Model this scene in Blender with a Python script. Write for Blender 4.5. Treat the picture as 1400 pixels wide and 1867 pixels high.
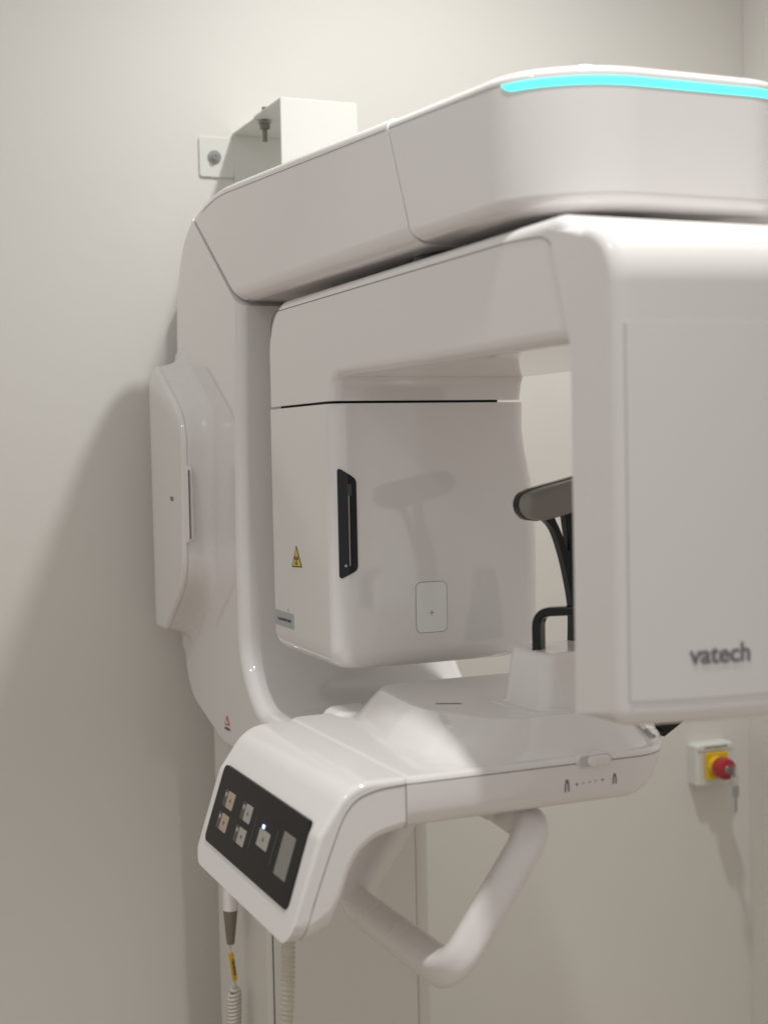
import bpy, bmesh, math, random
from mathutils import Vector, Matrix
random.seed(7)
for o in list(bpy.data.objects): bpy.data.objects.remove(o)
S = bpy.context.scene
COL = S.collection
R = math.radians

# ------------------------------------------------------------------ camera
YAW, PITCH, ROLL = R(23), R(2.6), R(1.2)
F = Vector((math.sin(YAW)*math.cos(PITCH), math.cos(YAW)*math.cos(PITCH), -math.sin(PITCH)))
R0 = Vector((math.cos(YAW), -math.sin(YAW), 0)); U0 = R0.cross(F)
RT = math.cos(ROLL)*R0 - math.sin(ROLL)*U0
UP = math.cos(ROLL)*U0 + math.sin(ROLL)*R0
cam = bpy.data.cameras.new('camera'); cam_o = bpy.data.objects.new('camera', cam); COL.objects.link(cam_o)
M = Matrix(((RT.x, UP.x, -F.x), (RT.y, UP.y, -F.y), (RT.z, UP.z, -F.z))).to_4x4()
M.translation = Vector((0, -2.45, 1.45)); cam_o.matrix_world = M
cam.sensor_fit = 'VERTICAL'; cam.sensor_height = 36; cam.lens = 36*2590/1867
cam.clip_start = 0.05; cam.clip_end = 50
cam.dof.use_dof = True; cam.dof.focus_distance = 1.98; cam.dof.aperture_fstop = 3.9
S.camera = cam_o

# ------------------------------------------------------------------ light
W = bpy.data.worlds.new('World'); S.world = W; W.use_nodes = True
bg = W.node_tree.nodes['Background']; bg.inputs[0].default_value = (1.0, 0.965, 0.925, 1); bg.inputs[1].default_value = 0.51
def downlight(name, loc, power, radius, col=(1.0, 0.97, 0.93)):
    l = bpy.data.lights.new(name, 'AREA'); l.shape = 'DISK'; l.size = radius*2; l.energy = power; l.color = col
    o = bpy.data.objects.new(name, l); COL.objects.link(o); o.location = loc; return o
def spotlight(name, loc, power, radius, cone, blend, col):
    l = bpy.data.lights.new(name, 'SPOT'); l.energy = power; l.shadow_soft_size = radius; l.spot_size = R(cone); l.spot_blend = blend; l.color = col
    o = bpy.data.objects.new(name, l); COL.objects.link(o); o.location = loc; return o
LC = (1.0, 0.995, 0.975)
spotlight('downlight', (1.12, -0.70, 3.0), 88, 0.05, 134, 1.0, LC)
spotlight('downlight', (0.625, -1.53, 3.0), 98, 0.03, 80, 0.6, LC)
downlight('downlight', (-0.75, -1.15, 3.0), 5, 0.10, LC)
S.view_settings.view_transform = 'Standard'; S.view_settings.look = 'None'
S.view_settings.exposure = 0.0; S.view_settings.gamma = 1.0

# ------------------------------------------------------------------ materials
def mat(name, col, rough=0.4, metal=0.0, spec=0.5, bump=0.0, bscale=200, var=0.0, vscale=4, rvar=0.0, emit=None, estr=0, coat=0.0, trans=0.0):
    m = bpy.data.materials.new(name); m.use_nodes = True
    nt = m.node_tree; b = nt.nodes['Principled BSDF']
    b.inputs['Base Color'].default_value = (*col, 1); b.inputs['Roughness'].default_value = rough
    b.inputs['Metallic'].default_value = metal; b.inputs['Specular IOR Level'].default_value = spec
    b.inputs['Coat Weight'].default_value = coat; b.inputs['Coat Roughness'].default_value = 0.06
    b.inputs['Transmission Weight'].default_value = trans
    tc = nt.nodes.new('ShaderNodeTexCoord')
    if var or rvar:
        n = nt.nodes.new('ShaderNodeTexNoise'); n.inputs['Scale'].default_value = vscale; n.inputs['Detail'].default_value = 6
        nt.links.new(tc.outputs['Object'], n.inputs['Vector'])
        if var:
            mx = nt.nodes.new('ShaderNodeMix'); mx.data_type = 'RGBA'
            mx.inputs['A'].default_value = (*[c*(1-var) for c in col], 1); mx.inputs['B'].default_value = (*[min(1, c*(1+var)) for c in col], 1)
            nt.links.new(n.outputs['Fac'], mx.inputs['Factor']); nt.links.new(mx.outputs['Result'], b.inputs['Base Color'])
        if rvar:
            mr = nt.nodes.new('ShaderNodeMapRange'); mr.inputs['From Min'].default_value = 0.3; mr.inputs['From Max'].default_value = 0.7
            mr.inputs['To Min'].default_value = max(0.02, rough-rvar); mr.inputs['To Max'].default_value = rough+rvar
            nt.links.new(n.outputs['Fac'], mr.inputs['Value']); nt.links.new(mr.outputs['Result'], b.inputs['Roughness'])
    if bump:
        n2 = nt.nodes.new('ShaderNodeTexNoise'); n2.inputs['Scale'].default_value = bscale; n2.inputs['Detail'].default_value = 7
        nt.links.new(tc.outputs['Object'], n2.inputs['Vector'])
        bp = nt.nodes.new('ShaderNodeBump'); bp.inputs['Strength'].default_value = bump; bp.inputs['Distance'].default_value = 0.001
        nt.links.new(n2.outputs['Fac'], bp.inputs['Height']); nt.links.new(bp.outputs['Normal'], b.inputs['Normal'])
    if emit:
        b.inputs['Emission Color'].default_value = (*emit, 1); b.inputs['Emission Strength'].default_value = estr
    return m
M_ = {
 'white': mat('white_plastic', (0.775, 0.748, 0.740), 0.05, spec=1.0, rvar=0.025, var=0.012, vscale=9),
 'white2': mat('white_plastic_satin', (0.770, 0.744, 0.732), 0.26, rvar=0.06, var=0.012, vscale=9, bump=0.03, bscale=900),
 'panelwhite': mat('white_front_panel', (0.775, 0.757, 0.747), 0.20, var=0.01, vscale=9, bump=0.03, bscale=900),
 'column': mat('cream_powder_coat', (0.68, 0.66, 0.62), 0.42, bump=0.08, bscale=700, var=0.01),
 'gap': mat('dark_gap', (0.02, 0.018, 0.02), 0.7),
 'softline': mat('faint_seam', (0.56, 0.54, 0.53), 0.5),
 'pale': mat('pale_window', (0.80, 0.80, 0.79), 0.12, spec=0.6),
 'groove': mat('seam_shadow_plastic', (0.16, 0.145, 0.14), 0.7),
 'wall': mat('painted_wall', (0.715, 0.698, 0.661), 0.55, spec=0.35, bump=0.55, bscale=26, var=0.03, vscale=2.2),
 'floor': mat('vinyl_floor', (0.42, 0.35, 0.27), 0.4, var=0.08, vscale=8),
 'bracket': mat('white_powder_coat', (0.70, 0.71, 0.67), 0.38, bump=0.05, bscale=700),
 'steel': mat('zinc_steel', (0.47, 0.48, 0.48), 0.35, metal=0.9, bump=0.05, bscale=400),
 'darksteel': mat('dark_steel', (0.22, 0.20, 0.17), 0.45, metal=0.8),
 'blackgloss': mat('black_gloss', (0.007, 0.007, 0.009), 0.12, spec=0.35),
 'black': mat('black_plastic', (0.010, 0.010, 0.011), 0.25, spec=0.3),
 'window': mat('dark_window', (0.004, 0.004, 0.008), 0.06),
 'pad': mat('grey_rubber_pad', (0.22, 0.205, 0.19), 0.45, bump=0.06, bscale=500, var=0.04),
 'panel': mat('black_membrane', (0.009, 0.0078, 0.0075), 0.30, spec=0.12),
 'btn_w': mat('button_grey', (0.36, 0.34, 0.31), 0.4),
 'btn_t': mat('button_tan', (0.40, 0.31, 0.23), 0.4),
 'btn_d': mat('button_dark', (0.055, 0.053, 0.05), 0.4),
 'print': mat('dark_print', (0.04, 0.04, 0.045), 0.5),
 'logo': mat('logo_grey', (0.14, 0.135, 0.15), 0.5),
 'lightprint': mat('light_print', (0.42, 0.42, 0.40), 0.5),
 'yellow': mat('warning_yellow', (0.62, 0.46, 0.07), 0.4),
 'labelgrey': mat('silver_label', (0.40, 0.42, 0.43), 0.4),
 'red': mat('red_button', (0.40, 0.022, 0.03), 0.28),
 'redprint': mat('red_print', (0.36, 0.07, 0.06), 0.5),
 'eyellow': mat('yellow_plate', (0.80, 0.52, 0.01), 0.35),
 'tag': mat('yellow_tag', (0.66, 0.38, 0.02), 0.45),
 'taupe': mat('taupe_rubber', (0.19, 0.165, 0.125), 0.5),
 'cord': mat('cream_cord', (0.60, 0.57, 0.49), 0.4),
 'screen': mat('grey_display', (0.20, 0.19, 0.17), 0.3),
 'led': mat('cyan_led', (0.1, 0.8, 0.8), 0.3, emit=(0.09, 0.90, 0.82), estr=1.2),
 'bled': mat('blue_led', (0.4, 0.5, 0.9), 0.3, emit=(0.55, 0.68, 1.0), estr=1.6),
}

# ------------------------------------------------------------------ geometry helpers
def wloc(p):
    v = Vector((0, 0, 0))
    while p is not None: v += p.location; p = p.parent
    return v
def obj(name, verts, faces, m, parent=None, smooth=True, angle=38, wn=False):
    off = wloc(parent); me = bpy.data.meshes.new(name)
    me.from_pydata([tuple(Vector(v)-off) for v in verts], [], faces); me.update()
    bm = bmesh.new(); bm.from_mesh(me); bmesh.ops.recalc_face_normals(bm, faces=bm.faces); bm.to_mesh(me); bm.free()
    if smooth:
        for p in me.polygons: p.use_smooth = True
        me.set_sharp_from_angle(angle=R(angle))
    me.materials.append(M_[m] if isinstance(m, str) else m)
    o = bpy.data.objects.new(name, me); COL.objects.link(o); o.parent = parent
    if wn:
        w = o.modifiers.new('wn', 'WEIGHTED_NORMAL'); w.keep_sharp = True; w.weight = 100
    return o
def thing(name, loc, label, cat, group=None):
    o = bpy.data.objects.new(name, None); COL.objects.link(o); o.location = loc; o.empty_display_size = 0.05
    o['label'] = label; o['category'] = cat
    if group: o['group'] = group
    return o
def fillet(pts, radii, seg=8):
    """rounded polygon outline; radii one number or one per corner"""
    n = len(pts)
    if not hasattr(radii, '__len__'): radii = [radii]*n
    out = []
    for i in range(n):
        p = Vector(pts[i]); a = Vector(pts[i-1])-p; b = Vector(pts[(i+1) % n])-p
        r = radii[i]
        if r <= 0: out.append((p.x, p.y)); continue
        la, lb = a.length, b.length; a.normalize(); b.normalize()
        ang = a.angle(b)
        if ang > math.pi-0.02: out.append((p.x, p.y)); continue
        d = r/math.tan(ang/2); d = min(d, la*0.49, lb*0.49); r = d*math.tan(ang/2)
        c = p+(a+b).normalized()*(r/math.sin(ang/2))
        s = p+a*d-c; e = p+b*d-c
        tot = s.angle(e); cr = s.x*e.y-s.y*e.x; sg = 1 if cr > 0 else -1
        k = max(2, int(seg*tot/(math.pi/2)+0.5))
        for j in range(k+1):
            t = sg*tot*j/k
            out.append((c.x+s.x*math.cos(t)-s.y*math.sin(t), c.y+s.x*math.sin(t)+s.y*math.cos(t)))
    return out
def area(o): return 0.5*sum(o[i-1][0]*o[i][1]-o[i][0]*o[i-1][1] for i in range(len(o)))
def inset(o, d, wts=None):
    n = len(o); res = []
    for i in range(n):
        p = Vector(o[i]); a = (p-Vector(o[i-1])); b = (Vector(o[(i+1) % n])-p)
        if a.length < 1e-9: a = b
        if b.length < 1e-9: b = a
        a.normalize(); b.normalize()
        n1 = Vector((-a.y, a.x)); n2 = Vector((-b.y, b.x)); m = n1+n2
        if m.length < 1e-6: m = n1
        m.normalize(); k = 1/max(0.5, m.dot(n1))
        w = 1 if wts is None else wts[i]
        if isinstance(w, tuple): res.append((p.x+w[0]*d, p.y+w[1]*d)); continue
        q = p+m*(d*k*w); res.append((q.x, q.y))
    return res
def prism_geo(outline, axis, lo, hi, blo=0.0, bhi=0.0, seg=4, wts=None, densify=0, mids=()):
    """extrude a 2D outline along an axis with rounded rims. axis x: outline=(y,z); y: (x,z); z: (x,y)"""
    o = list(outline)
    if area(o) < 0:
        o.reverse()
        if wts: wts = list(wts)[::-1]
    if densify:
        oo = []; ww = []
        for i in range(len(o)):
            a = Vector(o[i]); b = Vector(o[(i+1) % len(o)]); k = max(1, int((b-a).length/densify))
            for j in range(k): oo.append(tuple(a.lerp(b, j/k))); ww.append(1 if wts is None else wts[i])
        o = oo; wts = ww if wts else None
    lev = []
    if blo > 0:
        for j in range(seg+1):
            t = math.pi/2*j/seg; lev.append((lo+blo*(1-math.sin(t)), blo*(1-math.cos(t))))
        lev.reverse(); lev = [(lo+blo*(1-math.cos(math.pi/2*j/seg)), blo*(1-math.sin(math.pi/2*j/seg))) for j in range(seg+1)]
    else: lev = [(lo, 0)]
    lev += [(m_, 0) for m_ in mids]
    if bhi > 0: lev += [(hi-bhi*(1-math.sin(math.pi/2*j/seg)), bhi*(1-math.cos(math.pi/2*j/seg))) for j in range(seg+1)]
    else: lev.append((hi, 0))
    def P(p, h):
        if axis == 'x': return (h, p[0], p[1])
        if axis == 'y': return (p[0], h, p[1])
        return (p[0], p[1], h)
    V = []; Fc = []; n = len(o)
    for h, d in lev:
        V += [P(p, h) for p in (inset(o, d, wts) if d > 0 else o)]
    for k in range(len(lev)-1):
        for i in range(n):
            j = (i+1) % n; Fc.append((k*n+i, k*n+j, (k+1)*n+j, (k+1)*n+i))
    Fc.append(tuple(range(n))[::-1]); Fc.append(tuple(range((len(lev)-1)*n, len(lev)*n)))
    return V, Fc
def prism(name, outline, axis, lo, hi, m, parent, blo=0.0, bhi=0.0, seg=4, wts=None, fn=None, densify=0, mids=()):
    V, Fc = prism_geo(outline, axis, lo, hi, blo, bhi, seg, wts, densify, mids)
    if fn: V = [fn(*v) for v in V]
    return obj(name, V, Fc, m, parent, wn=True)
def rect(x0, x1, y0, y1, r=0.0, seg=6):
    p = [(x0, y0), (x1, y0), (x1, y1), (x0, y1)]
    return fillet(p, r, seg) if r else p
def loft(name, rings, m, parent, caps=(True, True), closed=True, wn=True, angle=38):
    n = len(rings[0]); V = [v for r in rings for v in r]; Fc = []
    for k in range(len(rings)-1):
        for i in range(n if closed else n-1):
            j = (i+1) % n; Fc.append((k*n+i, k*n+j, (k+1)*n+j, (k+1)*n+i))
    if caps[0]: Fc.append(tuple(range(n))[::-1])
    if caps[1]: Fc.append(tuple(range((len(rings)-1)*n, len(rings)*n)))
    return obj(name, V, Fc, m, parent, wn=wn, angle=angle)
def spline(pts, per=8):
    P = [Vector(p) for p in pts]; out = []
    for i in range(len(P)-1):
        p0 = P[max(i-1, 0)]; p1 = P[i]; p2 = P[i+1]; p3 = P[min(i+2, len(P)-1)]
        for j in range(per):
            t = j/per; out.append(0.5*((2*p1)+(p2-p0)*t+(2*p0-5*p1+4*p2-p3)*t*t+(3*p1-p0-3*p2+p3)*t**3))
    out.append(P[-1]); return out
def tube_geo(path, rad, seg=12, sx=1.0, up=None):
    """tube along path (Vectors); rad number or list; sx flattens along the side vector"""
    n = len(path); rings = []; side = None
    for i in range(n):
        t = (path[min(i+1, n-1)]-path[max(i-1, 0)]).normalized()
        if side is None:
            ref = Vector(up) if up else (Vector((0, 0, 1)) if abs(t.z) < 0.9 else Vector((1, 0, 0)))
            side = t.cross(ref).normalized()
        else:
            side = (side-t*side.dot(t)).normalized()
        nn = side.cross(t); r = rad[i] if hasattr(rad, '__len__') else rad
        rings.append([path[i]+side*(r*sx*math.cos(2*math.pi*k/seg))+nn*(r*math.sin(2*math.pi*k/seg)) for k in range(seg)])
    return rings
def tube(name, path, rad, m, parent, seg=12, sx=1.0, up=None):
    return loft(name, tube_geo([Vector(p) for p in path], rad, seg, sx, up), m, parent, wn=False, angle=50)
def lathe(name, prof, origin, axis, m, parent, seg=32):
    """prof = [(radius, distance along axis)]"""
    a = Vector(axis).normalized(); s = a.cross(Vector((0, 0, 1)) if abs(a.z) < 0.9 else Vector((1, 0, 0))).normalized(); t = a.cross(s)
    o = Vector(origin)
    rings = [[o+a*d+(s*math.cos(2*math.pi*k/seg)+t*math.sin(2*math.pi*k/seg))*max(r, 1e-5) for k in range(seg)] for r, d in prof]
    return loft(name, rings, m, parent, wn=False, angle=35)
def text(name, body, size, origin, xdir, ydir, m, parent, align='CENTER', depth=0.0003, off=0.0, sx=1.0):
    cu = bpy.data.curves.new(name, 'FONT'); cu.body = body; cu.size = size; cu.align_x = align; cu.align_y = 'CENTER'; cu.extrude = depth; cu.offset = off
    tmp = bpy.data.objects.new('tmp', cu); COL.objects.link(tmp)
    dg = bpy.context.evaluated_depsgraph_get(); me = bpy.data.meshes.new_from_object(tmp.evaluated_get(dg))
    bpy.data.objects.remove(tmp)
    x = Vector(xdir).normalized(); y = Vector(ydir).normalized(); z = x.cross(y); O = Vector(origin)-wloc(parent)
    for v in me.vertices: v.co = O+x*(v.co.x*sx)+y*v.co.y+z*v.co.z
    me.materials.clear(); me.materials.append(M_[m]); me.name = name
    o = bpy.data.objects.new(name, me); COL.objects.link(o); o.parent = parent; return o
def sstep(t): t = max(0, min(1, t)); return t*t*(3-2*t)
def interp(tab, z):
    if z <= tab[0][0]: return tab[0][1]
    for (a, b), (c, d) in zip(tab, tab[1:]):
        if z <= c: return b+(d-b)*(z-a)/(c-a)
    return tab[-1][1]
def plane_prism(name, outline, O, u, v, lo, hi, m, parent, b=0.0):
    """prism of a 2D outline lying in the plane O + a*u + b*v, from offset lo to hi along the normal"""
    u = Vector(u).normalized(); v = Vector(v).normalized(); n = u.cross(v); O = Vector(O)
    V, Fc = prism_geo(outline, 'z', lo, hi, 0, b, 3)
    return obj(name, [O+u*p[0]+v*p[1]+n*p[2] for p in V], Fc, m, parent, wn=True)

# ------------------------------------------------------------------ setting
WY = 0.10      # face of the back wall
CX = 1.945     # room corner
def struct(name, V, Fc, m):
    o = obj(name, V, Fc, m, smooth=False); o['kind'] = 'structure'; return o
def box_geo(x0, x1, y0, y1, z0, z1):
    return ([(x0,y0,z0),(x1,y0,z0),(x1,y1,z0),(x0,y1,z0),(x0,y0,z1),(x1,y0,z1),(x1,y1,z1),(x0,y1,z1)],
            [(0,3,2,1),(4,5,6,7),(0,1,5,4),(1,2,6,5),(2,3,7,6),(3,0,4,7)])
struct('wall_back', *box_geo(-2.2, CX+0.1, WY, WY+0.1, 0, 3.05), 'wall')
struct('wall_right', *box_geo(CX, CX+0.1, -3.2, WY-0.0005, 0, 3.05), 'wall')
struct('floor', *box_geo(-2.2, CX+0.1, -3.2, WY+0.1, -0.1, -0.0005), 'floor')

# ------------------------------------------------------------------ the machine
ROOT = (0.835, -0.16, 0)
mc = thing('dental_xray_machine', ROOT, 'large white dental panoramic x-ray machine with glowing cyan light strip', 'x-ray machine')

# column
col = prism('column', fillet([(.695, -.016), (.695, -.300), (.985, -.300), (.985, -.016)], [.004, .014, .02, .004], 5), 'z', 0.0, 1.79, 'column', mc, 0, .004)
prism('front_cover', rect(.7035, .955, -.3045, -.298, .0015, 2), 'z', 0.03, 1.0, 'column', col)
prism('cover_gap', rect(.7022, .7033, -.3012, -.297), 'z', 0.03, 1.0, 'groove', col)
prism('cover_gap', rect(.9553, .9570, -.3006, -.297), 'z', 0.03, 1.0, 'groove', col)
prism('base_plate', rect(.60, 1.07, -.45, .08, .03), 'z', 0.0, .03, 'column', mc, 0, .006)

# carriage frame: C profile in side view
SB, STP = Vector((-.348, 1.672)), Vector((-.104, 1.8435))     # seam between frame and upper arm, bottom and top
sdir = (STP-SB).normalized()
outer_c = [(p.x, p.y) for p in spline([(*STP, 0), (-.055, 1.8195, 0), (-.018, 1.781, 0), (.004, 1.735, 0), (.016, 1.680, 0), (.021, 1.60, 0)], 4)]
lower_c = fillet([(.021, 1.60), (.036, 1.13), (-.005, 1.02), (-.20, .968), (-.64, .955), (-.64, 1.045), (-.395, 1.055), (-.326, 1.125), (-.326, 1.30), (-.345, 1.61), tuple(SB)], [0, .10, .10, .15, 0, 0, .10, .09, .6, 0, 0], 10)[1:-1]
prof = [tuple(SB)]+outer_c+lower_c
wt = [(sdir.x, sdir.y)]+[(-sdir.x*.5, -sdir.y*.5)]+[.5]*(len(outer_c)-1)+[.5 if (p[0] > -.3 and p[1] < 1.6) else 1.0 for p in lower_c]
car = prism('carriage_frame', prof, 'x', .655, 1.020, 'white', mc, .018, .018, 6, wt)
prism('rear_cover', fillet([(.02, 1.06), (.062, 1.07), (.062, 1.775), (.02, 1.80)], .01, 4), 'x', .700, .990, 'white2', car, .004, .004)
# faint warning print low on the frame
sx = .6542
for nm, pts, m in (('warning_print', [(-.2395, 1.0205), (-.226, 1.004), (-.252, 1.0055)], 'redprint'), ('warning_print', [(-.2390, 1.0150), (-.2325, 1.0068), (-.2455, 1.0076)], 'white2')):
    prism(nm, pts, 'x', sx-(.0004 if m == 'redprint' else .0008), sx+.0012, m, car)
text('warning_text', 'WARNING', .006, (sx-.0003, -.240, .9985), (0, -1, 0.03), (0, 0, 1), 'logo', car)

# side cover: raised octagonal pod on the frame's left flank
pod = fillet([(.024, 1.575), (-.020, 1.602), (-.196, 1.50), (-.176, 1.235), (-.042, 1.142), (.022, 1.142)], [.02, .02, .07, .09, .03, .012], 8)
podc = (-.07, 1.37)
def podring(x, s, dy=0): return [(x, podc[0]+(p[0]-podc[0])*s+dy*(1 if p[0] < -.0 else 0), podc[1]+(p[1]-podc[1])*s) for p in pod]
rings = [podring(.6125, 0.985)]
for k in range(15):
    t = k/14; rings.append(podring(.6160+.0420*(1-(1-t)**2.0), 1.0+.075*t+.13*t**3, -.020*t**3))
sp = loft('pod_body', rings, 'white2', mc)
sc = prism('pod_cover', pod, 'x', .6045, .6118, 'white', mc, .007, 0, 4)
prism('pod_seam', inset(pod, .004), 'x', .6105, .614, 'gap', sp)
cap = fillet([(-.172, 1.300), (-.200, 1.300), (-.200, 1.428), (-.172, 1.428)], .012, 6)
prism('grip_recess', cap, 'x', .6090, .6185, 'white2', sp, .002, .002, 3)
prism('grip_slot', fillet([(-.186, 1.306), (-.2012, 1.306), (-.2012, 1.422), (-.186, 1.422)], .006, 4), 'x', .6110, .6135, 'groove', sp)
text('pod_text', 'FUSE', .010, (.6043, -.118, 1.371), (0, -1, 0), (0, 0, 1), 'logo', sc)

# upper arm, sheared rear end butting on the frame's diagonal seam
def zt(y): return 1.868+(y+.27)*.050 if y < -.30 else 1.8665+(y+.30)*.050-.86*(y+.30)**2
YS = -.905
def arm_section(xl, xr, b0, b1):
    """rounded section in (x, t) with t = 0 at the underside and 1 at the top; heights in metres above 1.678"""
    return None
rings = []
for k in range(25):
    q = k/24
    zr = zt(YS+(STP.x-YS)*q); hgt = zr-1.678
    xl, xr = .6700+(.6560-.6700)*q, 1.0+(1.018-1.0)*q
    o = fillet([(xl, 0), (xr, 0), (xr, hgt), (xl, hgt)], [.024, .024, .012, .012], 6)
    ring = []
    for (x, h) in o:
        t = h/hgt; ysm = SB.x+(STP.x-SB.x)*t-.0009
        y0_ = YS+.0012-.070*max(0, 1-t)**1.4; y = y0_+(ysm-y0_)*q
        ring.append((x, y, 1.678+h*((zt(y)-1.678)/hgt)))
    rings.append(ring)
ua = loft('upper_arm', rings, 'white', mc)
prism('arm_core', rect(.69, .985, -1.1, -.15), 'z', 1.70, 1.79, 'gap', ua)
def frontz(x, y, z):
    # parting line leans forward towards the bottom of the arm
    t = (z-1.678)/.195
    z2 = 1.678+(zt(y)-1.678)*t
    if y > YS-.03: y -= .070*(1-max(0, min(1, t)))**1.4
    return (x, y, z2)
front = fillet([(.6700, YS-.0012), (.6765, -1.262), (1.000, -1.262), (1.000, YS-.0012)], [0, .11, .085, 0], 18)
uf = prism('front_cover', front, 'z', 1.678, 1.87, 'white', mc, .024, .012, 6, [(0, -1)]+[1]*(len(front)-2)+[(0, -1)] and None, fn=frontz)
# light strip, set proud of the front cover just below its rim
def strip_path(outl, d, s0, s1, n=60):
    pts = [Vector(p) for p in inset(outl, d)]; L = [0]
    for a, b in zip(pts, pts[1:]): L.append(L[-1]+(b-a).length)
    out = []
    for k in range(n+1):
        s = s0+(s1-s0)*k/n
        i = max(j for j in range(len(L)) if L[j] <= s+1e-9); i = min(i, len(pts)-2)
        t = (s-L[i])/max(1e-9, L[i+1]-L[i]); out.append(pts[i].lerp(pts[i+1], t))
    return out
def wrap_strip(name, outl, s0, s1, z0, z1, m, parent, d0=.002, d1=-.0008, taper=0, n=70):
    if area(outl) < 0: outl = outl[::-1]
    A = strip_path(outl, d0, s0, s1, n); B = strip_path(outl, d1, s0, s1, n); rings = []
    for k, (a, b) in enumerate(zip(A, B)):
        w = 1.0
        if taper: w = min(1, math.sqrt(max(0.02, k/n/taper)))
        za, zb = z0(a.y), z1(a.y); zc = zb
        za = zb-(zb-za)*w
        rings.append([(a.x, a.y, za), (b.x, b.y, za), (b.x, b.y, zc), (a.x, a.y, zc)])
    return loft(name, rings, m, parent, wn=False, angle=30)
wrap_strip('light_strip', front, .272, .71, lambda y: zt(y)-.0218, lambda y: zt(y)-.0138, 'led', uf, taper=.03)
wrap_strip('rim_seam', front, .003, .269, lambda y: zt(y)-.0143, lambda y: zt(y)-.0135, 'groove', uf, d1=-.0002)
wrap_strip('rim_seam', [(.6565, -.16), (.6700, YS)]+[(.99, YS), (1.0, -.16)], .004, .74, lambda y: zt(y)-.0143, lambda y: zt(y)-.0135, 'groove', ua, d1=-.0002)

# ---- rotating unit
ZS = 1.511    # seam between rotating arm and x-ray head
rp = [(-.413, ZS+.0025), (-.413, 1.6665), (-1.318, 1.6665), (-1.318, 1.544), (-.685, 1.544), (-.676, ZS+.0025)]
rw = lambda p: 1.0 if p[1] > ZS+.02 else ((1.0, 0) if p[0] < -.5 else (-1.0, 0))
rotp = fillet(rp, [0, .085, .05, 0, .02, 0], 10)
rww = [(-1.0, 0) if i == 0 else ((1.0, 0) if i == len(rotp)-1 else 1.0) for i in range(len(rotp))]
ra = prism('rotating_arm', rotp, 'x', .680, .970, 'white', mc, .014, .016, 6, rww)
prism('swivel_hub', [(.82+.11*math.cos(a*math.pi/24), -.90+.11*math.sin(a*math.pi/24)) for a in range(48)], 'z', 1.664, 1.682, 'black', ra)
# fine parting line under the arm's top rim
def side_line(name, pts, w, x, m, parent, t=.0006):
    P = [Vector(p) for p in pts]; V = []; n = len(P)
    for i in range(n):
        d = (P[min(i+1, n-1)]-P[max(i-1, 0)]).normalized(); q = Vector((-d.y, d.x))*w*.5
        V += [(x-.0002, P[i].x+q.x, P[i].y+q.y), (x-.0002, P[i].x-q.x, P[i].y-q.y), (x+t, P[i].x-q.x, P[i].y-q.y), (x+t, P[i].x+q.x, P[i].y+q.y)]
    rings = [V[4*i:4*i+4] for i in range(n)]
    return loft(name, rings, m, parent, wn=False, angle=30)
line = [(-.4325, 1.617)]+fillet([(-.4325, 1.600), (-.4325, 1.6525), (-1.18, 1.6525)], [0, .05, 0], 8)[1:-1]+[(-1.18, 1.6525)]+fillet([(-1.18, 1.6525), (-1.262, 1.648), (-1.290, 1.60)], [0, .04, 0], 8)[1:]
side_line('rim_seam', line, .0011, .680, 'groove', ra)

# x-ray head: horizontal rings
XR = [(1.148, .993), (1.20, .996), (1.34, .997), (1.395, .992), (1.443, .981), (1.474, .977), (1.511, .978)]
def head_ring(z):
    x0, x1, y0, y1 = .680, interp(XR, z), -.676, -.413
    h = z-1.147; rb = .030
    if h < rb:
        i = rb-math.sqrt(max(0, rb*rb-(rb-h)**2)); y0 += i; x0 += i
    rb = .042
    if h < rb: i = rb-math.sqrt(max(0, rb*rb-(rb-h)**2)); y1 -= i
    rb = .045
    if h < rb: i = rb-math.sqrt(max(0, rb*rb-(rb-h)**2)); x1 -= i
    return [(p[0], p[1], z) for p in fillet([(x0, y0), (x1, y0), (x1, y1), (x0, y1)], [.026, .026, .012, .010], 8)]
zs = [1.147+.06*(1-math.cos(math.pi/2*i/14)) for i in range(15)]+[1.23, 1.28, 1.32, 1.34, 1.36, 1.38, 1.395, 1.41, 1.425, 1.443, 1.46, 1.474, 1.49, 1.5025, ZS-.001]
hd = loft('xray_head', [head_ring(z) for z in zs], 'white', mc)
prism('head_neck', rect(.690, .945, -.660, -.425, .02), 'z', ZS-.003, ZS+.005, 'gap', hd)
# slit window wrapped on the front left edge
wn_o = fillet([(.6890, 1.424), (.7125, 1.408), (.7125, 1.286), (.6890, 1.274)], [.005, .004, .004, .005], 4)
def wrapwin(x, y, z):
    # follow the rounded front-left edge of the head (radius 26 mm)
    if x < .706:
        d = .706-x; y = y+(.026-math.sqrt(max(0, .026**2-d*d)))
    return (x, y, z)
def wy(x): return -.676+(.026-math.sqrt(max(0, .026**2-(.706-x)**2)) if x < .706 else 0)
rings = []
for i in range(15):
    q = i/14; x = .6885+.0245*q; c_ = .004*(1-math.sqrt(max(0, 1-(1-min(1, min(q, 1-q)/.14))**2)))
    zl = 1.2735+.0125*q+c_; zh = 1.4245-.0165*q-c_; y = wy(x)
    rings.append([(x, y-.0012, zl), (x, y-.0012, zh), (x, y+.004, zh), (x, y+.004, zl)])
loft('slit_window', rings, 'window', hd, wn=False, angle=30)
prism('slit_blade', rect(.7012, .7022, 1.292, 1.386), 'y', -.6777, -.6765, 'lightprint', hd, fn=wrapwin)
prism('slit_block', rect(.7000, .7055, 1.386, 1.402), 'y', -.6778, -.6765, 'btn_d', hd, fn=wrapwin)
lathe('slit_screw', [(0, .0012), (.0018, .0012), (.0020, .0004), (.0020, -.002)], (.6965, -.6745, 1.292), (-.35, -1, 0), 'steel', hd, 12)
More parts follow.
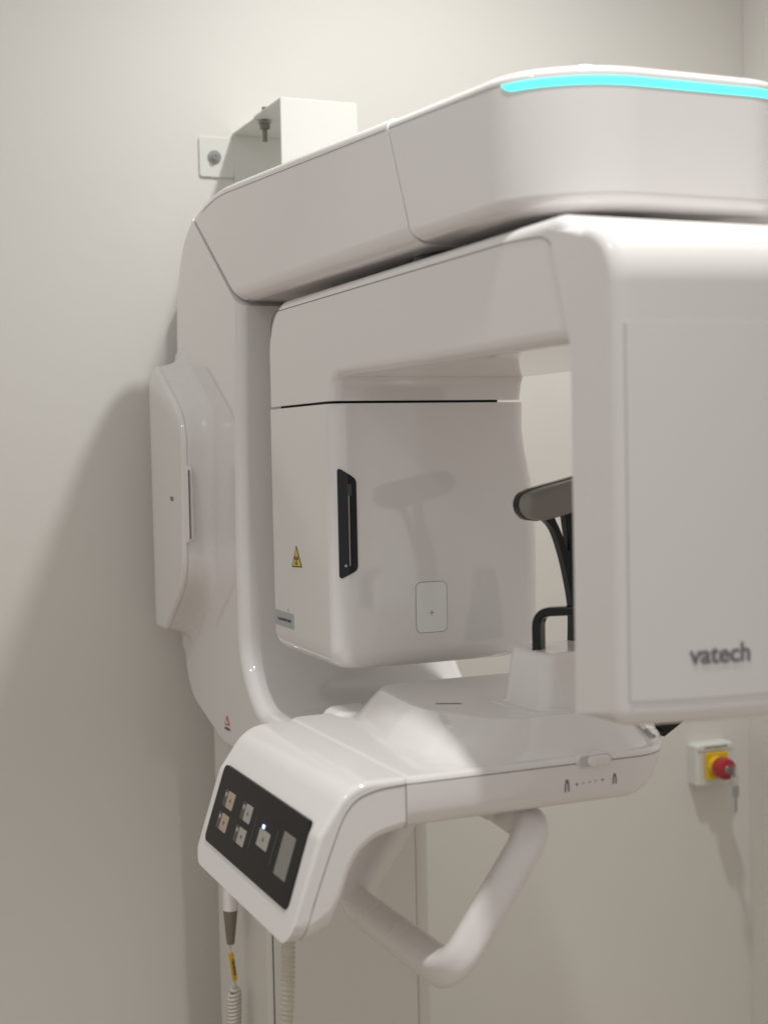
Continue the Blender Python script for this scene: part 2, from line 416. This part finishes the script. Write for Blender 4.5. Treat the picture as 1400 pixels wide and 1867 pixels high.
# touch pad with cross
prism('laser_window_rim', rect(.7925, .8500, 1.185, 1.273, .013), 'y', -.6765, -.672, 'white', hd, .0004, 0, 2)
prism('laser_window_edge', rect(.7973, .8448, 1.1935, 1.2640, .0085), 'y', -.6769, -.672, 'groove', hd)
prism('laser_window', rect(.7979, .8442, 1.1941, 1.2634, .008), 'y', -.6773, -.672, 'pale', hd, .0002, 0, 2)
prism('cross_mark', rect(.8175, .8245, 1.2205, 1.2212), 'y', -.67755, -.677, 'logo', hd)
prism('cross_mark', rect(.82065, .82135, 1.2173, 1.2243), 'y', -.67760, -.677, 'logo', hd)
# radiation triangle and label on the flank
hx = .680
prism('warning_sticker', fillet([(-.5235, 1.3125), (-.5465, 1.2815), (-.5015, 1.2795)], .0012, 3), 'x', hx-.0004, hx+.001, 'print', hd)
prism('sticker_face', fillet([(-.5235, 1.3085), (-.5425, 1.2830), (-.5055, 1.2815)], .0008, 3), 'x', hx-.0007, hx+.001, 'yellow', hd)
tc = (-.5238, 1.2912)
for a in (90, 210, 330):
    pts = [(tc[0]+r*math.cos(R(a+da))*1.15, tc[1]+r*math.sin(R(a+da))) for r, da in ((.0018, -28), (.0072, -28), (.0078, 0), (.0072, 28), (.0018, 28))]
    pts = [(p[0], 2*tc[1]-p[1]) for p in pts]
    prism('trefoil_blade', pts, 'x', hx-.0010, hx, 'print', hd)
prism('trefoil_hub', [(tc[0]+.0012*math.cos(k*math.pi/6), tc[1]+.0012*math.sin(k*math.pi/6)) for k in range(12)], 'x', hx-.0010, hx, 'print', hd)
prism('serial_label', fillet([(-.4215, 1.2105), (-.4215, 1.1880), (-.5060, 1.1880), (-.5060, 1.2105)], .001, 2), 'x', hx-.0004, hx+.001, 'labelgrey', hd)
text('serial_text', 'X-ray Serial: 062-B5-10231', .0054, (hx-.0005, -.4640, 1.1985), (0, -1, 0), (0, 0, 1), 'print', hd, off=.0001)
prism('arrow_mark', [(-.4815, 1.2165), (-.4835, 1.2125), (-.4795, 1.2125)], 'x', hx-.0003, hx+.001, 'logo', hd)

# detector housing: rounded cowl, front bowed in plan
def bow(x): return -.026*(1-((x-.835)/.16)**2)
dpf = [(-1.3025, 1.6450), (-1.3025, 1.205), (-1.362, 1.203), (-1.362, 1.560), (-1.340, 1.6450)]
dout = fillet([(-1.262, 1.6540), (-1.3005, 1.540), (-1.3005, 1.1965), (-1.378, 1.1965), (-1.378, 1.6480)], [0, 0, 0, .015, .092], 14)
def detfn(x, y, z):
    if y < -1.31:
        k = sstep((-1.31-y)/.05); y = y+bow(min(max(x, .675), .995))*k
    return (x, y, z)
def xprism(name, outline, xs, m, parent, b, fn):
    """x-extrusion with several spans so a bowed front stays smooth"""
    o = outline if area(outline) > 0 else outline[::-1]
    rings = []; seg = 5; lo, hi = xs[0], xs[-1]
    lev = [(lo+b*(1-math.cos(math.pi/2*j/seg)), b*(1-math.sin(math.pi/2*j/seg))) for j in range(seg+1)]
    lev += [(x, 0) for x in xs[1:-1]]
    lev += [(hi-b*(1-math.sin(math.pi/2*j/seg)), b*(1-math.cos(math.pi/2*j/seg))) for j in range(seg+1)]
    for h, d in lev: rings.append([fn(h, p[0], p[1]) for p in (inset(o, d, [0 if q[0] > -1.302 else 1 for q in o]) if d > 0 else o)])
    return loft(name, rings, m, parent)
dt = xprism('detector_housing', dout, [.6792+.316*i/16 for i in range(17)], 'white2', mc, .013, detfn)
# slightly recessed-looking front panel plate with an arched top
def arch(x): return 1.556+.0*x
px0, px1 = .6870, .9830
pan_o = [(px0+(px1-px0)*i/20, 1.2205) for i in range(21)]+[(px1-(px1-px0)*i/20, 1.557) for i in range(21)]
def strip_front(name, z0, z1, x0, x1, y, m, parent, n=24):
    rings = []
    for i in range(n+1):
        x = x0+(x1-x0)*i/n; b_ = bow(x)
        rings.append([(x, y+b_, z0), (x, y+b_, z1), (x, y+b_+.006, z1), (x, y+b_+.006, z0)])
    return loft(name, rings, m, parent, wn=False, angle=30)
strip_front('panel_gap', 1.2197, 1.5548, px0-.0006, px1+.0006, -1.3783, 'softline', dt)
strip_front('front_panel', 1.2203, 1.5542, px0, px1, -1.3786, 'panelwhite', dt)
lg = text('logo_text', 'vatech', .0248, (.7708, -1.3789, 1.2585), (1, 0, 0), (0, 0, 1), 'logo', dt, off=.0004, sx=.93)
for v in lg.data.vertices:
    v.co.y += bow(v.co.x+ROOT[0])
# band closing the arm's front end above the detector
bandp = fillet([(.680, -1.3015), (.6815, -1.2), (.955, -1.2), (.985, -1.3015)], 0)
# ---- chin table
deck = 1.093
tb = [(.6105, -.66), (.6105, -1.058), (.935, -1.058), (1.005, -.955), (1.012, -.66)]
def table_outline(d=0, r=.05): return inset(fillet(tb, [.02, .001, .06, .09, .04], 10)[::1], d) if area(fillet(tb, [.02, .001, .06, .09, .04], 10)) > 0 else inset(fillet(tb, [.02, .001, .06, .09, .04], 10)[::-1], d)
def shrink(o, k, cx=.80, cy=-.86): return o
def tring(z, d, rd=0.0):
    o0 = table_outline(0); o = [((.6105 if q[0] < .6112 and q[1] < -.70 else p[0]), p[1]) for p, q in zip(table_outline(d), o0)]
    # right end leans inwards below the seam
    return [(p[0]-rd*sstep((p[0]-.84)/.14), p[1], z) for p in o]
low = [tring(1.036, .020, .030), tring(1.0375, .012, .029), tring(1.041, .006, .027), tring(1.047, .002, .022), tring(1.055, 0.0, .015), tring(1.070, -.0005, .006), tring(1.0850, 0, 0)]
ct = loft('chin_table', low, 'white', mc)
loft('table_seam', [tring(1.0840, .0016), tring(1.0866, .0016)], 'groove', ct)
def top_ring(t):
    """0 = rim at the parting line, 1 = plateau edge"""
    return t
base = table_outline(0)
plat = fillet([(.713, -.715), (.700, -.90), (.752, -1.016), (.915, -1.016), (.962, -.90), (.950, -.715)], [.05, .10, .06, .06, .10, .05], 10)
if area(plat) < 0: plat.reverse()
def resample(o, n, start):
    P = [Vector(p) for p in o]; k0 = min(range(len(P)), key=lambda i: (P[i]-Vector(start)).length); P = P[k0:]+P[:k0]; P.append(P[0].copy())
    L = [0]
    for a, b in zip(P, P[1:]): L.append(L[-1]+(b-a).length)
    out = []; i = 0
    for k in range(n):
        s = L[-1]*k/n
        while L[i+1] < s: i += 1
        out.append(P[i].lerp(P[i+1], (s-L[i])/max(1e-9, L[i+1]-L[i])))
    return out
def by_angle(o, c, n):
    """sample an outline at equal polar angles about c"""
    out = []
    for k in range(n):
        a = 2*math.pi*k/n; d = Vector((math.cos(a), math.sin(a))); best = None
        for i in range(len(o)):
            p = Vector(o[i-1])-Vector(c); q = Vector(o[i])-Vector(c); e = q-p
            den = d.x*(-e.y)+d.y*e.x
            if abs(den) < 1e-12: continue
            t = (p.x*(-e.y)+p.y*e.x)/den; s = (d.x*p.y-d.y*p.x)/den
            if t > 0 and -1e-6 <= s <= 1+1e-6: best = t if best is None else max(best, t)
        out.append(Vector(c)+d*best)
    return out
N = 160; cc = (.83, -.87)
Bo = by_angle(base, cc, N); Po = by_angle(plat, cc, N)
skb = fillet([(.697, -.68), (.660, -.86), (.655, -1.010), (.705, -1.046), (.928, -1.048), (.998, -.953), (1.003, -.68)], [.03, .2, .06, .05, .05, .09, .04], 10)
if area(skb) < 0: skb.reverse()
Ko = by_angle(skb, cc, N)
Ko = [Vector(cc)+(k-Vector(cc)).normalized()*min((k-Vector(cc)).length, (b-Vector(cc)).length-.011) for k, b in zip(Ko, Bo)]
def mixr(A, B, t, z): return [(a.x+(b.x-a.x)*t, a.y+(b.y-a.y)*t, z) for a, b in zip(A, B)]
def ringi(A, d, z): o = inset([tuple(p) for p in A], d); return [(p[0], p[1], z) for p in o]
ph = 1.1345
rings = [ringi(Bo, 0, 1.0862), ringi(Bo, .0006, 1.0885), ringi(Bo, .0022, 1.0908), ringi(Bo, .0048, 1.0924), ringi(Bo, .0075, deck)]
rings += [mixr(Bo, Ko, .90, deck+.0001), mixr(Ko, Po, 0.0, deck+.0008), mixr(Ko, Po, .10, deck+.0035), mixr(Ko, Po, .25, deck+.0095), mixr(Ko, Po, .5, deck+.0215), mixr(Ko, Po, .75, deck+.0325), mixr(Ko, Po, .93, deck+.0392), mixr(Ko, Po, .985, ph-.0004), mixr(Ko, Po, 1.0, ph)]
top = loft('table_top', rings, 'white', ct)
prism('plateau_plate', inset(plat, .003), 'z', ph-.002, ph+.0004, 'white', ct, 0, .0003, 2)
# recess marks on the plateau
prism('table_slot', fillet([(.728, -.884), (.757, -.899), (.7585, -.893), (.730, -.878)], .002, 3), 'z', ph, ph+.0007, 'logo', ct)
# slider on the front of the table
prism('slider_slot', rect(.822, .868, 1.0795, 1.0955, .0078, 8), 'y', -1.0605, -1.050, 'white2', ct, .0012, 0, 3)
prism('slider_recess', rect(.8235, .8665, 1.0810, 1.0940, .0063, 8), 'y', -1.0609, -1.050, 'softline', ct)
prism('slider_knob', rect(.8345, .8640, 1.0815, 1.0935, .0058, 8), 'y', -1.0655, -1.052, 'white', ct, .003, 0, 4)
prism('slider_ridge', rect(.8470, .8500, 1.0818, 1.0932, .001, 3), 'y', -1.0672, -1.060, 'white2', ct, .001, 0, 2)
# head-size marks under the slider
def fig(x, z, k):
    prism('size_mark', [(x+.0022*k*math.cos(i*math.pi/5), z+.0062*k+.0026*k*math.sin(i*math.pi/5)) for i in range(10)], 'y', -1.0590, -1.057, 'logo', ct)
    prism('size_mark', [(x-.0030*k, z-.0065*k), (x-.0018*k, z-.0065*k), (x-.0012*k, z+.0040*k), (x-.0026*k, z+.0040*k)], 'y', -1.0590, -1.057, 'logo', ct)
    prism('size_mark', [(x+.0018*k, z-.0065*k), (x+.0030*k, z-.0065*k), (x+.0028*k, z+.0040*k), (x+.0010*k, z+.0040*k)], 'y', -1.0590, -1.057, 'logo', ct)
fig(.8090, 1.0610, .95); fig(.8720, 1.0625, .82)
for i, (x, r) in enumerate(((.8220, .0013), (.8305, .0008), (.8385, .0008), (.8470, .0008), (.8560, .0013))):
    prism('size_dot', [(x+r*math.cos(k*math.pi/5), 1.0622+i*.0004+r*math.sin(k*math.pi/5)) for k in range(10)], 'y', -1.0590, -1.057, 'logo', ct)

# ---- control wing: bent shell, two halves with a parting line
outer = fillet([(.6090, 1.093), (.546, 1.093), (.508, 1.040), (.4715, .927)], [0, .050, .03, 0], 12)
def offset_chain(ch, d):
    out = []
    for i in range(len(ch)):
        a = Vector(ch[max(i-1, 0)]); b = Vector(ch[min(i+1, len(ch)-1)]); t = (b-a).normalized(); nrm = Vector((-t.y, t.x))
        out.append((ch[i][0]+nrm.x*d, ch[i][1]+nrm.y*d))
    return out
def unify(ch):
    out = [ch[0]]
    for p in ch[1:]:
        if (Vector(p)-Vector(out[-1])).length > 1e-5: out.append(p)
    return out
outer = unify(outer)
sp2 = lambda ch, per=5: [(p.x, p.y) for p in spline([(*q, 0) for q in ch], per)]
mid1 = sp2([(.6095, 1.0860), (.579, 1.0840), (.554, 1.0765), (.538, 1.060), (.5245, 1.031), (.507, .986), (.492, .942), (.487, .9265)])
mid2 = sp2([(.6095, 1.0846), (.579, 1.0826), (.5548, 1.0752), (.5392, 1.0592), (.5259, 1.0305), (.5084, .9856), (.4934, .942), (.4884, .9265)])
inn = sp2([(.6095, 1.037), (.580, 1.0310), (.560, 1.0190), (.5465, 1.000), (.534, .968), (.5235, .9445)])
sh = outer+mid1[::-1]; shw = [1]*len(outer)+[0]*len(mid1)
sh2 = mid2+[(.492, .9255), (.5185, .9360)]+inn[::-1]; shw2 = [0]*len(mid2)+[.5, 1]+[1]*len(inn)
shw[0] = (0, -1); shw2[-1] = (0, 1); shw[len(outer)-1] = (.6, .9)
WM = [-1.044, -1.038, -1.034, -1.030, -.723, -.719, -.714, -.709, -.704]
def winground(x, y, z):
    """round the two free lower corners of the wing"""
    k = sstep((.985-z)/.05)
    for e, sg, r in ((-.688, 1, .034), (-1.058, -1, .026)):
        d = (y-(e-sg*r))*sg
        if d > 0:
            up = (r-math.sqrt(max(0, r*r-min(d, r)**2)))*k; z += up; x += up*.32
    return (x, y, z)
wg = prism('control_wing', sh, 'y', -1.058, -.688, 'white', mc, .0062, .0062, 5, shw, fn=winground, mids=WM)
prism('wing_underside', sh2, 'y', -1.0572, -.690, 'white', wg, .010, .010, 5, shw2, fn=winground, mids=WM)
gp1 = [p for p in mid1 if p[1] > .965]; gp2 = [p for p in mid2 if p[1] > .965]; go = gp1+gp2[::-1]
prism('wing_gap', inset(go if area(go) > 0 else go[::-1], -.0004), 'y', -1.0560, -.70, 'gap', wg)
# control panel on the sloping face
PO = Vector((.512, -1.03, 1.0505)); pt_ = Vector((.4816-.512, 0, .958-1.0505)).normalized(); pu = Vector((0, 1, 0))
# normal must point out (-x, up)
def onpan(s, t): return (s, t)
def pprism(name, o, lo, hi, m, parent, b=0.0):
    n = pu.cross(pt_)
    sg = 1 if n.x < 0 else -1
    V, Fc = prism_geo(o, 'z', lo, hi, 0, b, 3)
    return obj(name, [PO+pu*p[0]+pt_*p[1]+n*(p[2]*sg) for p in V], Fc, m, parent, wn=True)
SO = .0009
cp = pprism('control_panel', rect(0, .3185, 0, .0985, .010), -.006, SO+.0006, 'panel', wg, .0005)
for k, (s, t, m, w, h) in enumerate(((.2609, .0365, 'btn_t', .0265, .0203), (.2620, .0646, 'btn_t', .0265, .0203), (.1895, .0361, 'btn_w', .0243, .0203), (.1905, .0645, 'btn_w', .0255, .0195), (.1200, .0500, 'btn_w', .0365, .0200))):
    pprism('button', rect(s-w/2, s+w/2, t-h/2, t+h/2, .0015, 3), 0, SO+.0012, m, wg, .0003)
    pprism('button_icon', [(s-.003, t+.0018), (s+.003, t+.0018), (s, t-.0030)] if k % 2 == 0 else [(s-.003, t-.0018), (s+.003, t-.0018), (s, t+.0030)], 0, SO+.0015, 'btn_d', wg)
    if k < 4:
        pprism('button_tab', rect(s+w/2+.0015, s+w/2+.0135, t-h*.5, t+h*.5, .001, 2), 0, SO+.0009, 'btn_d', wg)
        pprism('icon_print', [(s+w/2+.004, t-.0065), (s+w/2+.010, t-.0065), (s+w/2+.010, t-.0035), (s+w/2+.007, t-.001), (s+w/2+.004, t-.0035)], 0, SO+.0012, 'lightprint', wg)
pprism('divider', rect(.1567, .1587, .0304, .0704), 0, SO+.0010, 'btn_d', wg)
pprism('divider', rect(.0808, .0830, .0298, .0698), 0, SO+.0010, 'btn_d', wg)
pprism('status_light', rect(.1255, .1325, .0347, .0392, .001, 2), 0, SO+.0013, 'bled', wg)
pprism('display', rect(.0258, .0635, .0258, .0736, .001, 2), 0, SO+.0012, 'screen', wg, .0003)
# neck under the wing towards the frame
prism('table_neck', fillet([(.70, -.60), (.70, -.70), (.97, -.70), (.97, -.60)], .01), 'z', 1.0, 1.060, 'white', mc, .004, .004)

prism('neck_cap', rect(.668, .745, -.705, -.620, .03), 'z', 1.02, 1.097, 'white', mc, 0, .016, 5)

# ---- hand grip: bent bar under the table
hp = fillet([(0, 0), (1, 0), (1, 1), (0, 1)], .1)
def corner_path(pts, rr, seg=10):
    P = [Vector(p) for p in pts]; out = [P[0]]
    for i in range(1, len(P)-1):
        a = (P[i-1]-P[i]); b = (P[i+1]-P[i]); la, lb = a.length, b.length; a.normalize(); b.normalize(); ang = a.angle(b)
        d = min(rr/math.tan(ang/2), la*.45, lb*.45); s = P[i]+a*d; e = P[i]+b*d
        for j in range(seg+1):
            t = j/seg; out.append(s*(1-t)**2+P[i]*(2*t*(1-t))+e*t*t)
    out.append(P[-1]); return out
def resamp3(P, step):
    L = [0]
    for a, b in zip(P, P[1:]): L.append(L[-1]+(b-a).length)
    n = int(L[-1]/step); out = []; i = 0
    for k in range(n+1):
        s = L[-1]*k/n
        while i < len(L)-2 and L[i+1] < s: i += 1
        out.append(P[i].lerp(P[i+1], (s-L[i])/max(1e-9, L[i+1]-L[i])))
    return out
ga = [Vector(v) for v in ((.800, -.720, 1.024), (.675, -.720, .852), (.667, -1.040, .862), (.778, -1.040, 1.012))]
mid_ = (ga[0]+ga[3])/2
gp = resamp3(corner_path([mid_, ga[0], ga[1], ga[2], ga[3], mid_], .036, 12), .007)
# squarish section: rings of a superellipse, closed on itself
base_r = tube_geo(gp, 1.0, 24); gr_r = []
for cen, rg_ in zip(gp, base_r):
    sd = (rg_[0]-cen); nn = (rg_[6]-cen); ring = []
    for k in range(24):
        a_ = 2*math.pi*k/24; ca, sa = math.cos(a_), math.sin(a_)
        f_ = (abs(ca)**3.6+abs(sa)**3.6)**(-1/3.6)
        ring.append(cen+(sd*ca+nn*sa)*(.0200*f_))
    gr_r.append(ring)
gr = loft('hand_grip', gr_r, 'white2', mc, wn=False, angle=60)
for yy in (-.80, -.96): prism('grip_mount', rect(.750, .800, yy-.02, yy+.02, .006, 3), 'z', 1.010, 1.040, 'white2', mc)

# ---- chin rest, bite stick, temple support
def crect(x0, x1, y0, y1, z, r): return [(p[0], p[1], z) for p in rect(x0, x1, y0, y1, r, 6)]
cbz = [(1.1335, -.006), (1.136, -.002), (1.139, 0), (1.170, .004), (1.190, .0065), (1.198, .008), (1.2015, .011), (1.203, .015)]
cb = loft('chin_rest', [crect(.813+d, .960-d, -1.000+d*.9, -.888-d*.9, z, .022) for z, d in cbz], 'white', mc)
prism('chin_rest_foot', rect(.797, .975, -1.010, -.870, .03), 'z', ph, ph+.0012, 'white', cb, 0, .0008, 2)
# bite stick: flat black strap bent over at the top
bp = resamp3(corner_path([(.836, -.950, 1.195), (.836, -.950, 1.2480), (.868, -.990, 1.2520)], .020, 12), .003)
def strap(name, path, w, t, side, m, parent):
    P = [Vector(p) for p in path]; rings = []; n = len(P); sd = Vector(side).normalized()
    for i in range(n):
        d = (P[min(i+1, n-1)]-P[max(i-1, 0)]).normalized(); u = (sd-d*sd.dot(d)).normalized(); v = d.cross(u)
        rings.append([P[i]+u*q[0]+v*q[1] for q in rect(-w/2, w/2, -t/2, t/2, t*.3, 3)])
    return loft(name, rings, m, parent, angle=35)
strap('bite_stick', bp, .0210, .0110, (.78, .62, 0), 'blackgloss', cb)
tube('bite_tip', [(.866, -.988, 1.2520), (.872, -.994, 1.2535), (.877, -.999, 1.2530), (.882, -1.004, 1.2505)], [.0045, .0050, .0046, .0035], 'black', cb, 10)

TX = lambda u, v: (.902+(u-1028)*.00076, 1.319-(v-1000)*.0007)
edge = spline([(*TX(*p), 0) for p in ((1033, 1176), (1034, 1110), (1026, 1054), (1015, 1006), (1001, 966), (985, 947))], 5)
sup = [(p.x, p.y) for p in edge]+[TX(975, 935), TX(1000, 930), TX(1004, 945)]
sup += [(p.x, p.y) for p in spline([(*TX(*p), 0) for p in ((1004, 945), (1017, 974), (1026, 1000), (1029, 1003), (1031, 999), (1027, 970), (1023, 939))], 4)][1:]
sup += [TX(1024, 925), TX(1045, 922)]
sup += [(p.x, p.y) for p in spline([(*TX(*p), 0) for p in ((1045, 928), (1041, 952), (1050, 993), (1064, 1040), (1070, 1110), (1066, 1176))], 5)]
ts = prism('temple_support', sup, 'y', -.912, -.896, 'blackgloss', mc, .002, .002, 3)
pad = [TX(*p) for p in ((941.5, 917), (948, 901), (967, 893), (990, 887), (1019, 880.5), (1050, 873), (1085, 868), (1104, 872), (1110, 892), (1102, 910), (1088, 919), (1047, 929), (1035, 933), (1008, 941), (976, 947.5), (956, 944.6), (945, 932))]
pad = fillet(pad, .012, 5)
def padbend(x, y, z):
    return (x, y-.9*max(0, x-.80)**2*1.0+ (.006 if False else 0), z)
prism('forehead_pad', pad, 'y', -.928, -.890, 'pad', ts, .008, .004, 4)
prism('pad_backing', inset(pad, -.0012) if area(pad) > 0 else inset(pad[::-1], -.0012), 'y', -.9035, -.8885, 'black', ts, .001, .002, 3)
# black strap end showing beyond the table's right end
prism('side_support', [(1.009, 1.080), (1.042, 1.099), (1.078, 1.125), (1.06, 1.25), (1.03, 1.25), (1.001, 1.101)], 'y', -.958, -.942, 'black', mc, .001, .001, 2)

# ------------------------------------------------------------------ wall bracket
bk = thing('wall_bracket', (.86, WY, 1.95), 'white folded steel wall bracket with exposed bolts behind the top arm', 'bracket')
T = .003
prism('back_plate', rect(.795, .925, 1.880, 2.0350, 0), 'y', WY-T, WY-.0003, 'bracket', bk)
prism('flange', rect(.729, .7948, 1.9535, 2.0265, .005, 4), 'y', WY-.0040, WY-.0003, 'bracket', bk, .0008, 0, 2)
prism('top_plate', fillet([(.792, WY-T), (.792, -.040), (.788, -.046), (.788, -.1865), (.925, -.1865), (.925, WY-T)], [.001]*6, 2), 'z', 2.032, 2.0350, 'bracket', bk, .0005, .0008, 2)
prism('front_plate', rect(.788, .925, 1.870, 2.0350, .003, 3), 'y', -.1905, -.1868, 'bracket', bk, .001, 0, 2)
prism('cross_plate', rect(.792, .925, 1.870, 1.886, 0), 'y', -.18, WY-T, 'bracket', bk)
bolt = lathe('bolt', [(0, .010), (.0052, .010), (.0058, .009), (.0058, .004), (.0105, .004), (.0105, .0022), (.0125, .0020), (.0125, -.002)], (.757, WY-.0040, 1.990), (0, -1, 0), 'steel', bk, 24)
lathe('bolt_socket', [(0, .0102), (.0026, .0102), (.0026, .009)], (.757, WY-.0040, 1.990), (0, -1, 0), 'darksteel', bk, 6)
rodp = (.812, -.035, 2.035)
lathe('threaded_rod', [(.0045, -.040), (.0045, .020)], rodp, (0, 0, 1), 'darksteel', bk, 12)
lathe('nut', [(.0095, -.0180), (.0095, -.0085)], rodp, (0, 0, 1), 'darksteel', bk, 6)
lathe('washer', [(.0125, -.0082), (.0125, -.0065)], rodp, (0, 0, 1), 'steel', bk, 20)
lathe('nut', [(.0085, .0005), (.0085, .008)], rodp, (0, 0, 1), 'steel', bk, 6)

# ------------------------------------------------------------------ emergency stop
es = thing('emergency_stop', (1.833, WY, .752), 'red key-release emergency stop button on white wall plate with hanging key', 'stop button')
prism('wall_plate', rect(1.783, 1.879, .7065, .7990, .008, 5), 'y', WY-.032, WY-.0003, 'bracket', es, .007, 0, 4)
prism('plate_top_ridge', rect(1.785, 1.877, .7835, .7985, .006, 4), 'y', WY-.0345, WY-.03, 'bracket', es, .003, 0, 3)
text('plate_text', 'Arrêt d\'urgence Rx', .0075, (1.831, WY-.0348, .7915), (1, 0, 0), (0, 0, 1), 'print', es, off=.0001)
prism('yellow_plate', rect(1.802, 1.856, .7245, .7805, .002, 3), 'y', WY-.0445, WY-.036, 'eyellow', es, .001, 0, 2)
eo = (1.824, WY-.0400, .7530)
lathe('collar', [(.0215, 0), (.0215, .008), (.0170, .012)], eo, (0, -1, 0), 'eyellow', es)
lathe('button_neck', [(.0165, .010), (.0165, .022)], eo, (0, -1, 0), 'black', es)
lathe('red_button', [(.0165, .0165), (.0212, .0180), (.0232, .022), (.0232, .040), (.0218, .0445), (.0185, .0465), (0, .0465)], eo, (0, -1, 0), 'red', es)
lk = (eo[0], eo[1]-.0465, eo[2])
lathe('lock_cylinder', [(0, .0030), (.0080, .0030), (.0088, .0022), (.0088, -.003)], lk, (0, -1, 0), 'steel', es)
prism('key_bow', fillet([(lk[0]-.0015, lk[2]-.0125), (lk[0]+.0015, lk[2]-.0125), (lk[0]+.0015, lk[2]+.0105), (lk[0]-.0015, lk[2]+.0105)], .001, 2), 'y', lk[1]-.024, lk[1]-.004, 'steel', es, .0005, .0005, 2)
rg = (lk[0]+.002, lk[1]-.019, lk[2]-.0205)
tube('key_ring', [(rg[0]+.013*math.cos(a)*.95, rg[1]+.013*math.cos(a)*.3, rg[2]+.013*math.sin(a)) for a in [2*math.pi*k/28 for k in range(29)]], .0008, 'steel', es, 6)
kx, ky, kz = rg[0]+.002, rg[1]-.001, rg[2]-.0128
prism('spare_key', fillet([(kx-.0078, kz+.003), (kx+.0078, kz+.003), (kx+.0080, kz-.020), (kx+.0030, kz-.0235), (kx+.0030, kz-.052), (kx, kz-.055), (kx-.0030, kz-.052), (kx-.0030, kz-.0235), (kx-.0080, kz-.020)], [.003, .003, .003, .001, .0005, .0005, .0005, .001, .003], 3), 'y', ky-.001, ky+.001, 'steel', es, .0003, .0003, 2)

# ------------------------------------------------------------------ hand switch on the column's flank
hs = thing('exposure_switch', (.6635, -.20, .63), 'white hand exposure switch with taupe sleeve on coiled cream cord', 'hand switch')
ax = (0.04, 0, -1)
lathe('switch_body', [(0, -.145), (.008, -.144), (.012, -.138), (.0125, -.06), (.0128, 0), (.0122, .0008)], (.6630, -.20, .6885), (0, 0, -1), 'white', hs, 28)
lathe('taupe_sleeve', [(.0120, -.004), (.0122, .0005), (.0118, .003), (.0068, .054), (.0062, .0565), (0, .0568)], (.6630, -.20, .6870), (-.02, 0, -1), 'taupe', hs, 28)
tube('cord', spline([(.6615, -.20, .636), (.6610, -.20, .617), (.6640, -.20, .590), (.6668, -.20, .566), (.6670, -.20, .550)], 6), .0022, 'cord', hs, 10)
tgp = [Vector((.6610, -.2040, .6155)), Vector((.6668, -.2040, .5690))]
d_ = (tgp[1]-tgp[0]).normalized()
plane_prism('cord_tag', rect(-.0038, .0038, -.0235, .0235, .0004, 2), (tgp[0]+tgp[1])/2, d_.cross(Vector((0, 1, 0))), d_, -.0012, .0030, 'tag', hs)
text('tag_text', 'URGENCE', .0062, (tgp[0]+tgp[1])/2+Vector((.0012, -.0034, 0)), d_, d_.cross(Vector((0, -1, 0)))*1.0, 'print', hs, off=.0001)
pts = []; turns = 46
for k in range(turns*16+1):
    t = k/(turns*16); a = 2*math.pi*k/16; z = .556-.285*t; r = .0098*min(1, .35+t*14)
    cxp = .6665-.004*math.sin(t*3.1)
    pts.append((cxp+r*math.cos(a), -.20+r*math.sin(a), z+.0035*math.cos(a)*min(1, t*30)+.0))
tube('coiled_cord', pts, .0031, 'cord', hs, 8)
tube('cord_tail', spline([(.672, -.20, .272), (.668, -.22, .20), (.64, -.26, .06), (.60, -.40, .004), (.50, -.50, .0035)], 8), .0031, 'cord', hs, 8)
hk = prism('switch_clip', fillet([(.646, -.190), (.646, -.214), (.680, -.214), (.680, -.190)], .004, 3), 'z', .735, .755, 'white2', mc, .002, .002, 2)
prism('clip_arm', rect(.678, .697, -.208, -.194), 'z', .738, .752, 'white2', hk)

# ------------------------------------------------------------------ corrugated hose under the wing
hz = thing('corrugated_hose', (.555, -.80, 0), 'cream corrugated cable hose hanging below the control wing', 'hose')
path = spline([(.5605, -.80, 1.02), (.5600, -.80, .86), (.5545, -.80, .74), (.545, -.80, .60), (.538, -.78, .35), (.542, -.74, .10), (.57, -.66, .012), (.66, -.52, .010)], 90)
P2 = resamp3(path, .00145)
rr = [.0082*(1+.15*math.sin(2*math.pi*i*.00145/.0062)) for i in range(len(P2))]
tube('ribbed_hose', P2, rr, 'cord', hz, 14)
